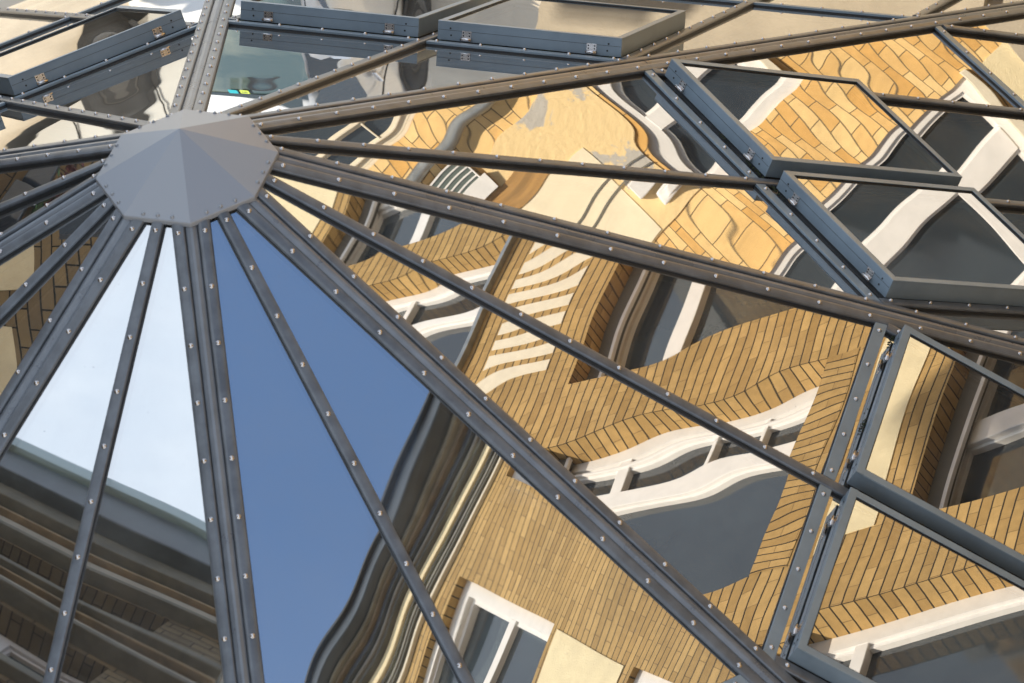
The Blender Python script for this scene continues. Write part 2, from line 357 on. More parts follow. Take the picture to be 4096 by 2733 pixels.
WH = .0600                                                # screw line offset from the hip
P_HIP_END = {1: 8.4, 2: 8.4, 3: 6.35, 4: 6.35, 5: 6.35, 6: 6.35, 7: 6.35, 8: 8.4}
hl = hd(1).length
for k in range(1, 9):
    d = hd(k).normalized(); kp = (k-2) % 8+1              # facet before the hip, facet k after it
    Le = {1: 9.0, 2: 9.0, 8: 9.0}.get(k, 6.45)
    prev, nxt = hd(kp), hd(k % 8+1)
    for side, oth, kf in (('L', prev, kp), ('R', nxt, k)):
        e = (oth - d*oth.dot(d)).normalized(); nn = FR[kf][2]
        st = {'L': {1: .474, 2: .474, 3: .485, 4: .486}.get(k, .49), 'R': {1: .454, 2: .4825}.get(k, .485)}[side]
        if k == 8: st = .492 if side == 'L' else .50
        sp = .2706 if k == 1 else .265
        p0 = e*WH + d*.41; p1 = e*WH + d*Le
        bar(kf, p0, p1, nn, st-.41, sp)
    # folded ridge flashing between the two bars
    nprev, nnx = FR[kp][2], FR[k][2]; up = (nprev+nnx).normalized()
    ep = (prev - d*prev.dot(d)).normalized(); en = (nxt - d*nxt.dot(d)).normalized()
    mb = MB(); prof = [(ep, .029, -.030), (ep, .0255, -.014), (ep, .020, -.011), (ep, .006, -.0075), (en, .006, -.0075), (en, .020, -.011), (en, .0255, -.014), (en, .029, -.030)]
    A = [d*.36 + q[0]*q[1] + up*q[2] for q in prof]; B = [d*Le + q[0]*q[1] + up*q[2] for q in prof]
    for i in range(len(prof)-1): mb.face([A[i], A[i+1], B[i+1], B[i]])
    
    hp = mb.build('hip_flashing', HIPM, roof)
    for jp in (3.3+.12*(k % 3), 5.1):                     # lap joints of the flashing
        if jp < Le:
            lb = MB(); A = [d*jp + q[0]*q[1] + up*(q[2]+.0015) for q in prof]; B = [d*(jp+.012) + q[0]*q[1] + up*(q[2]+.0015) for q in prof]
            for i in range(len(prof)-1): lb.face([A[i], A[i+1], B[i+1], B[i]])
            lb.build('lap_joint', HIPM, hp)

RING1, RING2, RING3 = 3.287, 5.96, 8.0
Z3 = {1: (-1, 1), 2: (-1,), 8: (-1, 1)}                    # which halves have a third zone
hip_in = WH+.02
def ehalf(p): return EH*p - .085
for k in range(1, 9):
    E, Mm, Nn = FR[k]
    # middle bar
    Lm = RING3 if k in Z3 else RING2
    bar(k, FP(k, 0, .39), FP(k, 0, Lm), Nn, .475-.39, .2487)
    # first ring: flat cover strips with five screws per half
    for sgn in (-1, 1):
        q = MB(); ee = EH*RING1-.07
        a, b = sorted((sgn*.03, sgn*ee))
        F = lambda x, y, z, k=k: FP(k, x, y, z)
        q.box(F, (a, RING1-.030, -.018), (b, RING1+.030, -.004)); rb = q.build('ring_bar', STEEL, roof, bevel=.002)
        g = MB(); g.box(F, (a, RING1-.034, -.034), (b, RING1+.026, -.0182)); g.build('gasket', GASK, rb)
        for i in range(5): put_screw(FP(k, sgn*(.078+.2395*i), RING1, -.004), Nn, rb)
        # curb flange under the vent
        # second ring
        q = MB(); ee = EH*RING2-.07; a, b = sorted((sgn*.03, sgn*ee))
        q.box(F, (a, RING2-.028, -.018), (b, RING2+.028, -.004)); rb = q.build('ring_bar', STEEL, roof, bevel=.002)
        g = MB(); g.box(F, (a, RING2-.028, -.034), (b, RING2+.028, -.0182)); g.build('gasket', GASK, rb)
        i = 0
        while .09+.236*i < ee-.02: put_screw(FP(k, sgn*(.09+.236*i), RING2, -.004), Nn, rb); i += 1
        # jack bars parallel to the middle bar
        zone3 = k in Z3 and sgn in Z3[k]
        bar(k, FP(k, sgn*1.088, RING1+.03), FP(k, sgn*1.075, RING3 if zone3 else RING2), Nn, .06, .2487)
        if zone3: bar(k, FP(k, sgn*2.05, RING2+.05), FP(k, sgn*2.05, RING3), Nn, .06, .2487)
        # panes
        sgnf = lambda f, sgn=sgn: (lambda p: sgn*f(p))
        def lohi(f0, f1, sgn=sgn):
            return ((lambda p: f0(p)), (lambda p: f1(p))) if sgn > 0 else ((lambda p: -f1(p)), (lambda p: -f0(p)))
        sd0 = k*100+(5 if sgn > 0 else 0)
        PA = (.0008, .00036 if k == 2 else .00033)
        ea, eb = lohi(lambda p: .018, lambda p: max(.02, EH*p-.045))
        pane(k, ea, eb, .34, RING1, HG, sd0+1, *PA)
        ea, eb = lohi(lambda p: .018, lambda p: 1.07); pane(k, ea, eb, 3.32, RING2, HG, sd0+2, .0008, .00030)
        ea, eb = lohi(lambda p: 1.10, lambda p: max(1.11, EH*p-.045)); pane(k, ea, eb, 3.30, RING2, HG, sd0+3, .0008, .00035)
        if zone3:
            ea, eb = lohi(lambda p: .018, lambda p: 1.06); pane(k, ea, eb, RING2, RING3, HG, sd0+4, .0006, .0002)
            ea, eb = lohi(lambda p: 1.085, lambda p: 2.035); pane(k, ea, eb, RING2, RING3, HG, sd0+5, .0006, .0002)
            ea, eb = lohi(lambda p: 2.07, lambda p: max(2.08, EH*p-.045)); pane(k, ea, eb, RING2, RING3, HG, sd0+6, .0006, .0002)

# -------- vents: built in a frame whose x is across, y down the slope, z out of the roof
E0, E1, P0, P1, HT = .053, 1.052, 3.37, 4.625, .094
def vent_parts():
    w, l = E1-E0, P1-P0
    I = lambda x, y, z: V((x, y, z))
    b = MB(); t = .022; zb = -.006
    # skirt with an outer face, a thin seam and a top lip
    b.box(I, (0, 0, zb), (w, t, HT-.004)); b.box(I, (0, l-t, zb), (w, l, HT-.004)); b.box(I, (0, t, zb), (t, l-t, HT-.004)); b.box(I, (w-t, t, zb), (w, l-t, HT-.004))
    lip = .036
    b.box(I, (-.0015, -.0015, HT-.0042), (w+.0015, lip, HT)); b.box(I, (-.0015, l-lip, HT-.0042), (w+.0015, l+.0015, HT))
    b.box(I, (-.0015, lip, HT-.0042), (lip, l-lip, HT)); b.box(I, (w-lip, lip, HT-.0042), (w+.0015, l-lip, HT))
    return b
def hinge_parts():
    I = lambda x, y, z: V((x, y, z))
    p = MB(); p.box(I, (-.026, -.0035, .012), (.026, -.0002, .052))
    p.face([V((x, -.004, .0)) for x in ()]) if False else None
    k = MB(); n = 12
    for i in range(n):
        a, b = 2*pi*i/n, 2*pi*(i+1)/n; r = .0085
        k.face([V((-.03, -.011+r*cos(a), .008+r*sin(a))), V((-.03, -.011+r*cos(b), .008+r*sin(b))), V((.03, -.011+r*cos(b), .008+r*sin(b))), V((.03, -.011+r*cos(a), .008+r*sin(a)))], smooth=True)
    k.face([V((-.03, -.011+.0085*cos(2*pi*i/n), .008+.0085*sin(2*pi*i/n))) for i in range(n)])
    k.face([V((.03, -.011+.0085*cos(2*pi*i/n), .008+.0085*sin(2*pi*i/n))) for i in range(n)][::-1])
    h = MB()
    for x in (-.017, .017):
        for z in (.026, .041):
            h.face([V((x+.0042*cos(2*pi*i/10), -.0042, z+.0042*sin(2*pi*i/10))) for i in range(10)])
    for vv in (p, h): pass
    mb = MB()
    for src, mi in ((p, 0), (k, 0), (h, 1)):
        off = len(mb.v); mb.v += src.v; mb.f += [tuple(i+off for i in f) for f in src.f]; mb.uv += src.uv; mb.mi += [mi]*len(src.f); mb.sm += src.sm
    me_o = mb.build('vent_hinge', [CHROME, GASK]); me = me_o.data; bpy.data.objects.remove(me_o); return me
VENT_MESH = None; HINGE = hinge_parts()
def bolt_mesh():
    bm = bmesh.new(); bmesh.ops.create_cone(bm, cap_ends=True, segments=12, radius1=.005, radius2=.005, depth=.002)
    me = bpy.data.meshes.new('bolt_hole'); bm.to_mesh(me); bm.free(); me.materials.append(GASK); return me
BOLT = bolt_mesh()
def moss_mesh(seed):
    r = random.Random(seed); bm = bmesh.new()
    for i in range(26):
        x = r.gauss(0, .03); s = r.uniform(.002, .005)
        bmesh.ops.create_icosphere(bm, subdivisions=1, radius=s, matrix=Matrix.Translation((x, r.uniform(-.012, .002), r.uniform(-.004, .004))))
    me = bpy.data.meshes.new('moss_tuft'); bm.to_mesh(me); bm.free(); me.materials.append(MOSS); return me
MOSSM = [moss_mesh(i) for i in range(3)]
w, l = E1-E0, P1-P0
for k in range(1, 9):
    E, Mm, Nn = FR[k]
    for sgn in (-1, 1):
        x0 = E0 if sgn > 0 else -E1
        m = Matrix((E, Mm, Nn)).transposed().to_4x4(); m.translation = FP(k, x0, P0, 0)
        if VENT_MESH is None:
            vo = vent_parts().build('roof_vent', STEEL, roof, bevel=.0025); VENT_MESH = vo.data
            vo.matrix_basis = m
        else:
            vo = bpy.data.objects.new('roof_vent', VENT_MESH); C.objects.link(vo); setpar(vo, roof)
            md = vo.modifiers.new('bevel', 'BEVEL'); md.width = .0025; md.segments = 2; md.limit_method = 'ANGLE'; md.angle_limit = rad(40)
            vo.matrix_basis = m
        seam = MB(); I = lambda x, y, z: V((x, y, z)); seam.box(I, (.004, -.0008, .0475), (w-.004, 0.001, .0490)); so = seam.build('seam', GASK, vo)
        rim = MB(); a = .036; b = .043; z = HT-.0065
        for q in (((a, a, z-.01), (w-a, b, z)), ((a, l-b, z-.01), (w-a, l-a, z)), ((a, b, z-.01), (b, l-b, z)), ((w-b, b, z-.01), (w-a, l-b, z))): rim.box(I, *q)
        rim.build('gasket', GASK, vo)
        pa = pane(k, lambda p: b, lambda p: w-b, b, l-b, HT-.010, 900+k*10+(sgn > 0), .0007, .00022, par=vo, F=lambda e, p, z: V((e, p, z)))
        cb = MB(); cb.box(I, (.012, .012, -.03), (w-.012, l-.012, -.004)); cb.build('curb', GASK, vo)
        for hx in (.16, w-.16):
            h = bpy.data.objects.new('hinge', HINGE); C.objects.link(h); h.parent = vo; h.matrix_basis = Matrix.Translation((hx, 0, 0))
        for hx, hz in ((.07, .058), (w-.07, .058), (.075, .022), (w-.075, .022)):
            h = bpy.data.objects.new('bolt_hole', BOLT); C.objects.link(h); h.parent = vo; h.matrix_basis = Matrix.Translation((hx, -.001, hz)) @ Matrix.Rotation(pi/2, 4, 'X')
        for hx in (.02, .3, .62, w-.12, w-.03):
            if random.random() < .45:
                h = bpy.data.objects.new('moss_tuft', MOSSM[random.randrange(3)]); C.objects.link(h); h.parent = vo; h.matrix_basis = Matrix.Translation((hx, -.006, -.012))

# -------- apex cap
CR, CZ, CT = .411, -.205, .004
cap = MB(); tip = V((0, 0, CT)); rim = [V((cos(-rad(45*i))*CR, sin(-rad(45*i))*CR, CZ)) for i in range(8)]
for i in range(8):
    a, b = rim[i], rim[(i+1) % 8]; cap.face([tip, b, a]); cap.face([a, b, b-Zv*.022, a-Zv*.022])
capo = cap.build('apex_cap', CAPM, roof, bevel=.004)
for i in range(8):
    a, b = rim[i], rim[(i+1) % 8]; n = (b-tip).cross(a-tip).normalized(); n = n if n.z > 0 else -n
    for f in (.27, .5, .73):
        q = a.lerp(b, f); q = q.lerp(tip, .045); put_screw(q, n, capo, SCREWC)
und = MB(); 
for i in range(8):
    a, b = rim[i]*.985, rim[(i+1) % 8]*.985; a.z = b.z = CZ-.02; und.face([a, b, b*.93-Zv*.035, a*.93-Zv*.035])
und.build('cap_gasket', GASK, capo)

# -------- eaves and the wall the roof stands on
base = MB(); ring = []
for k in range(1, 9):
    pe = RING3 if k in (8, 1) else RING2
    pass
for k in range(1, 9):
    pl = RING3-.05 if k in Z3 else RING2
    for sgn in (-1, 1):
        pp = RING3 if (k in Z3 and sgn in Z3[k]) else RING2
        a, b = FP(k, 0, pp, -.04), FP(k, sgn*EH*pp, pp, -.04)
        base.face([a, b, V((b.x, b.y, GZ)), V((a.x, a.y, GZ))])
        if k == 2 and sgn > 0:
            a2 = FP(k, 0, RING3, -.04); base.face([a, a2, V((a2.x, a2.y, GZ)), V((a.x, a.y, GZ))])
base.build('eaves_wall', CONC, roof)

# ------------------------------------------------------------------ ground
g = MB(); g.face([V((-60, -60, GZ)), V((60, -60, GZ)), V((60, 60, GZ)), V((-60, 60, GZ))])
gr = g.build('ground', CONC); tag(gr, kind='structure')

# ------------------------------------------------------------------ walls with openings
def wall_mesh(F, x0, x1, z0, z1, ops, depth, thick=.45, back=True):
    """main face at d=0 with openings [(a,b,c,d)], reveals to depth, closed box behind"""
    xs = sorted({x0, x1, *[v for o in ops for v in (o[0], o[1])]}); zs = sorted({z0, z1, *[v for o in ops for v in (o[2], o[3])]})
    xs = [x for x in xs if x0 <= x <= x1]; zs = [z for z in zs if z0 <= z <= z1]
    mb = MB()
    for i in range(len(xs)-1):
        for j in range(len(zs)-1):
            cx, cz = (xs[i]+xs[i+1])/2, (zs[j]+zs[j+1])/2
            if any(o[0] < cx < o[1] and o[2] < cz < o[3] for o in ops): continue
            a, b, c, d = xs[i], xs[i+1], zs[j], zs[j+1]
            mb.face([F(a, 0, c), F(b, 0, c), F(b, 0, d), F(a, 0, d)], [(a, c), (b, c), (b, d), (a, d)])
    for o5 in ops:
        a, b, c, d = o5[:4]; D = o5[4] if len(o5) > 4 else depth
        mb.face([F(a, 0, c), F(a, 0, d), F(a, D, d), F(a, D, c)], [(0, c), (0, d), (D, d), (D, c)])
        mb.face([F(b, 0, c), F(b, D, c), F(b, D, d), F(b, 0, d)], [(0, c), (D, c), (D, d), (0, d)])
        mb.face([F(a, 0, d), F(b, 0, d), F(b, D, d), F(a, D, d)], [(d, a), (d, b), (d+D, b), (d+D, a)])
        mb.face([F(a, 0, c), F(a, D, c), F(b, D, c), F(b, 0, c)], [(c, a), (c+D, a), (c+D, b), (c, b)])
    e = .6
    mb.face([F(x0, 0, z0), F(x0, 0, z1), F(x0, e, z1), F(x0, e, z0)], [(0, z0), (0, z1), (e, z1), (e, z0)])
    mb.face([F(x1, 0, z0), F(x1, e, z0), F(x1, e, z1), F(x1, 0, z1)], [(0, z0), (e, z0), (e, z1), (0, z1)])
    mb.face([F(x0, 0, z1), F(x1, 0, z1), F(x1, e, z1), F(x0, e, z1)], [(0, 0), (1, 0), (1, 1), (0, 1)])
    mb.face([F(x0, e, z0), F(x0, e, z1), F(x1, e, z1), F(x1, e, z0)], [(x0, z0), (x0, z1), (x1, z1), (x1, z0)])
    return mb

def window(F, par, x0, x1, z0, z1, d, vm=(), hm=(), fw=.085, fm=None, gl=None, wide=None, fd=.07):
    """window in an opening: outer frame, mullions vm=[(x,width)], transoms hm=[(z,height,xa,xb)], glass"""
    fm = fm or WHITE; gl = gl or GLASSW
    f = MB(); df = d-fd
    f.box(F, (x0, df, z0), (x0+fw, d, z1)); f.box(F, (x1-fw, df, z0), (x1, d, z1)); f.box(F, (x0+fw, df, z1-fw), (x1-fw, d, z1)); f.box(F, (x0+fw, df, z0), (x1-fw, d, z0+fw))
    # inner bead
    i = .03; o = fw
    f.box(F, (x0+o, df+.025, z0+o), (x0+o+i, d, z1-o)); f.box(F, (x1-o-i, df+.025, z0+o), (x1-o, d, z1-o)); f.box(F, (x0+o+i, df+.025, z1-o-i), (x1-o-i, d, z1-o)); f.box(F, (x0+o+i, df+.025, z0+o), (x1-o-i, d, z0+o+i))
    wn = f.build('window', fm, par, bevel=.006)
    for x, wd in vm:
        m_ = MB(); m_.box(F, (x-wd/2, df-.008, z0+fw), (x+wd/2, d-.002, z1-fw)); m_.box(F, (x-wd/2-.02, df+.02, z0+fw+.002), (x+wd/2+.02, d-.003, z1-fw-.002)); m_.build('mullion', fm, wn, bevel=.005)
    for z, hh, xa, xb in hm:
        m_ = MB(); m_.box(F, (xa, df+.004, z-hh/2), (xb, d-.004, z+hh/2)); m_.build('transom', fm, wn, bevel=.005)
    g_ = MB(); g_.face([F(x0+fw, d-.012, z0+fw), F(x1-fw, d-.012, z0+fw), F(x1-fw, d-.012, z1-fw), F(x0+fw, d-.012, z1-fw)])
    g_.build('pane', gl, wn)
    return wn

# ---- long brick building (right of the roof)
nb = thing('brick_building', FN(3, 0, GZ), 'long golden brick building with deep window bays and cream panels, mirrored in the right-hand panes', 'building')
COLS = [(.15, 2.27), (2.87, 4.82), (5.42, 7.58), (8.0, 10.4)]
ROWS = [(-2.2, .37), (1.32, 3.55), (4.76, 7.0)]
REC = .27
XOPS = [(-3.6, -1.5, 6.3, 8.15, .12), (-3.6, -1.5, 2.9, 4.94, .12), (-.78, .05, 5.6, 8.15, .12)]
ops = [(a, b, c, d) for a, b in COLS for c, d in ROWS if (a, c) != (.15, -2.2)] + [(.15, 2.27, -2.2, 1.22)] + XOPS
wall_mesh(FN, -3.9, 11.5, GZ, 8.35, ops, REC).build('wall', BRICK_N, nb)
for a, b, c, d, e_ in XOPS: window(FN, nb, a, b, c, d, e_, [((a+b)/2+.1, .10)], [(d-.85, .13, a+.09, b-.09)], fw=.09)
q = MB(); q.box(FN, (-3.85, -.006, 5.08), (-1.52, .02, 6.2)); q.build('render_panel', CREAM, nb)
for ci, (a, b) in enumerate(COLS, 1):
    for ri, (c, d) in enumerate(ROWS):
        vm, hm = [], []
        if ci == 1 and ri == 0: d = 1.22
        if ci == 3 and ri == 1: vm = []; hm = [(2.95, .14, a+.08, b-.08)]
        elif ci == 2 and ri == 1: vm = [(4.27, .17), (4.66, .03)]; hm = [(2.95, .10, 4.35, b-.08), (2.25, .03, 4.35, b-.08), (1.85, .03, 4.35, b-.08)]
        elif ci == 3 and ri == 2: vm = [(7.05, .10)]; hm = [(5.9, .05, 7.1, b-.08), (6.4, .09, a+.08, 7.0)]
        elif ci == 4: vm = [(9.05, .11)]; hm = [(c+1.5, .12, a+.08, 9.0)]
        elif ci == 2: vm = [(3.74, .16)]
        elif ci == 1: vm = [(1.3, .10)]; hm = [(d-.62, .09, a+.08, b-.08)]
        else: vm = [((a+b)/2, .12)]; hm = [(d-.7, .08, a+.08, b-.08)]
        window(FN, nb, a, b, c, d, REC, vm, hm, fw=.10)
        if ri == 2:
            sl = MB(); sl.box(FN, (a-.04, -.05, c-.035), (b+.04, REC-.06, c+.004)); sl.build('window_sill', ZINC, nb, bevel=.003)
        if ri == 1:                                        # upright bricks under the window
            so = MB(); so.face([FN(a, -.004, c-.25), FN(b, -.004, c-.25), FN(b, -.004, c+.002), FN(a, -.004, c+.002)], [(c-.25, a), (c-.25, b), (c, b), (c, a)]); so.build('soldier_course', BRICK_N, nb)
        bb = MB(); bb.box(FN, (a+.004, .13, d-.12), (b-.004, REC-.08, d-.003)); bo_ = bb.build('blind_box', BLIND, nb)
        bl = MB(); bl.box(FN, (a+.006, .12, d-.145), (b-.006, .15, d-.115)); bl.build('blind_rail', WHITE, bo_, bevel=.004)
for a, b in COLS[1:]:                                       # cream rendered panels between the floors
    q = MB(); q.box(FN, (a+.02, -.006, .60), (b-.02, .02, .86)); q.build('render_panel', CREAM, nb)
q = MB(); q.box(FN, (7.95, -.006, 7.18), (11.2, .02, 8.2)); q.build('render_panel', CREAM, nb)
for i in range(9):                                         # pale raised stripes over the window
    q = MB(); s0 = 5.68+.215*i; q.box(FN, (s0, -.004, 3.83), (s0+.135, .01, 4.50)); q.build('pale_stripe', CREAMW, nb)
# cornice and gutter
for z0, z1, pr, m_ in ((8.35, 8.40, .03, CREAMW), (8.40, 8.43, .05, DOLIVE), (8.43, 8.47, .06, GREYB), (8.47, 8.50, .08, DOLIVE), (8.50, 8.62, .10, CREAM), (8.62, 8.66, .14, DOLIVE), (8.66, 8.70, .16, GREYB), (8.70, 8.76, .19, SLATE), (8.76, 8.80, .22, BROWN), (8.80, 8.84, .25, OLIVE), (8.84, 8.98, .33, SLATE)):
    q = MB(); q.box(FN, (-4.1, -pr, z0), (11.5, .55, z1)); q.build('cornice_band', m_, nb, bevel=.008)
q = MB(); q.box(FN, (-4.2, -.36, 8.98), (11.5, .55, 9.01)); q.build('roof_edge', GASK, nb)

# ---- end building with orange bricks
eb = thing('end_building', FE(2, 0, GZ), 'orange brick end wall with downpipe and white windows, mirrored above the right ridge', 'building')
EOPS = [(-.62, .36, -.75, 1.1), (.80, 2.0, -2.25, -1.40), (2.64, 4.5, -3.1, -1.30)]
wall_mesh(FE, -.95, 5.4, GZ, 4.2, EOPS, .10).build('wall', BRICK_E, eb)
window(FE, eb, -.62, .36, -.75, 1.1, .10, [(.09, .018), (.28, .018)], [(-.12, .02, .10, .27)], fw=.028, fm=CREAMW)
window(FE, eb, .80, 2.0, -2.25, -1.40, .10, [(1.45, .14)], [], fw=.085)
window(FE, eb, 2.64, 4.5, -3.1, -1.30, .10, [(3.13, .17), (3.95, .12)], [(-2.42, .13, 3.2, 3.9)], fw=.06)
sash = MB(); sash.box(FE, (.700, -.06, -.50), (.712, -.03, .6)); sash.box(FE, (.712, -.06, -.50), (.90, -.03, -.485))
for i in range(4): sash.box(FE, (.745+.042*i, -.058, -.485), (.757+.042*i, -.032, .6))
sash.box(FE, (.90, -.07, -.55), (1.02, -.025, .6))
so_ = sash.build('open_casement', WHITE, eb, bevel=.002)
q = MB(); q.box(FE, (.712, -.05, -.485), (.90, -.04, .6)); q.build('pane', mat('greenish_glass', (.10, .12, .10), rough=.08), so_)
q = MB(); q.box(FE, (.82, -.012, -1.36), (1.98, .01, -.56)); q.build('weathered_plaster', PLAST, eb)
q = MB(); q.box(FE, (1.22, -.02, -1.04), (1.97, .01, -.52)); q.build('render_panel', CREAM2, eb)
q = MB(); q.box(FE, (1.03, -.025, -.75), (1.21, .01, .9)); q.build('timber_boards', mat('timber_boards', (.45, .25, .08), rough=.7, noise=.3, nscale=14, stretch=(1, 1, .1)), eb)
q = MB(); q.box(FE, (1.22, -.018, -.52), (2.0, .01, 1.6)); q.build('render_panel', CREAM2, eb)
q = MB(); q.box(FE, (2.66, -.01, -4.3), (5.0, .01, -3.22)); q.build('render_panel', CREAM, eb)
q = MB(); q.box(FE, (-1.0, -.16, GZ), (1.9, .01, -2.95)); q.build('plinth', CONC, eb)
q = MB(); q.box(FE, (1.9, -.05, GZ), (5.4, .01, -3.45)); q.build('plinth', CONC, eb)
for a, b, z in ((2.60, 4.54, -3.1), (.76, 2.04, -2.25)):
    q = MB(); q.box(FE, (a, -.07, z-.06), (b, .16, z+.003)); q.build('window_sill', CREAMW, eb, bevel=.006)
q = MB(); q.box(FE, (.6, -.06, 4.2), (5.6, .5, 4.4)); q.build('coping', SLATE, eb)
dp = MB(); n = 16; r = .042
for i in range(n):
    a, b = 2*pi*i/n, 2*pi*(i+1)/n
    dp.face([FE(.60+r*cos(a), -.09+r*sin(a), GZ), FE(.60+r*cos(b), -.09+r*sin(b), GZ), FE(.60+r*cos(b), -.09+r*sin(b), 4.1), FE(.60+r*cos(a), -.09+r*sin(a), 4.1)], smooth=True)
dpo = dp.build('downpipe', ZINC, eb)
for z in (-3.2, -1.7, .1, 1.8):
    q = MB(); q.box(FE, (.55, -.14, z), (.65, 0, z+.03)); q.build('pipe_bracket', ZINC, dpo)
for u_ in (1.52, 1.60):
    cb = MB(); p_ = [(u_+.015*sin(5*z_+u_*7), z_) for z_ in [-1.35+.025*i for i in range(72)]]
    for (a, b), (c, d) in zip(p_, p_[1:]): cb.box(FE, (min(a, c)-.004, -.032, b), (max(a, c)+.004, -.022, d))
    cb.build('wall_cable', OLIVE, eb, weld=False)
al = thing('wall_lamp', FE(1.82, 0, -1.3), 'small white boxed lamp on the cream panel of the end wall', 'lamp')
q = MB(); q.box(FE, (1.78, -.16, -1.30), (1.88, -.02, -1.20)); q.build('lamp_housing', WHITE, al, bevel=.01)
q = MB(); q.box(FE, (1.62, -.14, -1.26), (1.74, -.02, -1.10)); q.build('junction_box', WHITE, al, bevel=.008)
q = MB(); q.box(FE, (1.80, -.24, -1.29), (1.86, -.16, -1.23)); q.build('lamp_head', WHITE, al, bevel=.008)

# ---- low wall and shaded building on the left
lb = thing('shaded_brick_building', FL(0, 0, GZ), 'shaded olive brick building with cream panels, mirrored in the left-hand panes', 'building')
LOPS = [(1.05, 1.5, 2.70, 3.3), (-4.6, -2.6, 2.9, 4.9)]
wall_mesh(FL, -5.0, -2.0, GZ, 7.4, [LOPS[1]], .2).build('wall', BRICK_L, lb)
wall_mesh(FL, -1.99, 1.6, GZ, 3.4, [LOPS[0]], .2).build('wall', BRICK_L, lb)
window(FL, lb, 1.05, 1.5, 2.70, 3.3, .2, fw=.05, fm=SLATE); window(FL, lb, -4.6, -2.6, 2.9, 4.9, .2, [(-3.6, .08)], fw=.07)
q = MB(); q.box(FL, (.72, -.01, 1.95), (1.02, .02, 2.50)); q.build('render_panel', CREAM, lb)
q = MB(); q.box(FL, (-4.9, -.01, 1.2), (.50, .02, 2.36)); q.build('render_panel', CREAM, lb)
gw = thing('garden_wall', FL(4, 0, GZ), 'low olive brick garden wall behind potted plants at the left edge', 'wall')
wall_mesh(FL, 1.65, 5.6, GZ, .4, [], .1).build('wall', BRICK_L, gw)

# ---- tall block
tb = thing('tall_block', FW(6, 0, GZ), 'tall shaded block with banded cornices, mirrored at the bottom left', 'building')
TOPS = [(3.42, 5.0, 6.4, 8.72), (3.8, 5.5, 9.0, 9.7), (5.8, 6.4, 9.0, 9.7), (3.8, 5.5, 10.3, 10.75), (5.8, 6.4, 10.3, 10.75)]
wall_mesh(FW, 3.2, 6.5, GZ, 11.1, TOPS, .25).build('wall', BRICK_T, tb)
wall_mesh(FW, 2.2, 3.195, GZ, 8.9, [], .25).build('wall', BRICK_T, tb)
for a, b, c, d in TOPS: window(FW, tb, a, b, c, d, .25, [((a+b)/2, .16)], [(d-.9, .14, a+.1, b-.1)] if d-c > 2 else [], fw=.12 if d-c > 2 else .06, fm=GREYW, gl=GLASSB if d-c > 2 else GLASSW)
for z0, z1, pr, m_ in ((8.80, 8.90, .10, DOLIVE), (9.75, 9.80, .14, DOLIVE), (9.82, 9.95, .08, GREYB), (9.98, 10.01, .12, BROWN), (10.05, 10.11, .16, DOLIVE), (10.14, 10.24, .10, GREYB), (10.78, 10.84, .14, DOLIVE), (10.86, 10.98, .12, GREYB), (11.0, 11.04, .18, BROWN), (11.1, 11.3, .26, DOLIVE), (11.3, 11.62, .38, SLATE)):
    q = MB(); q.box(FW, (3.1, -pr, z0), (6.55, .5, z1)); q.build('cornice_band', m_, tb, bevel=.01)
q = MB(); q.box(FW, (3.0, -.42, 11.64), (6.6, .5, 11.78)); q.build('roof_edge', mat('glass_parapet', (.20, .27, .30), rough=.2), tb)
q = MB(); q.box(FW, (3.4, .62, GZ), (6.5, 8, 9.6)); q.build('rear_wing', BRICK_T, tb)

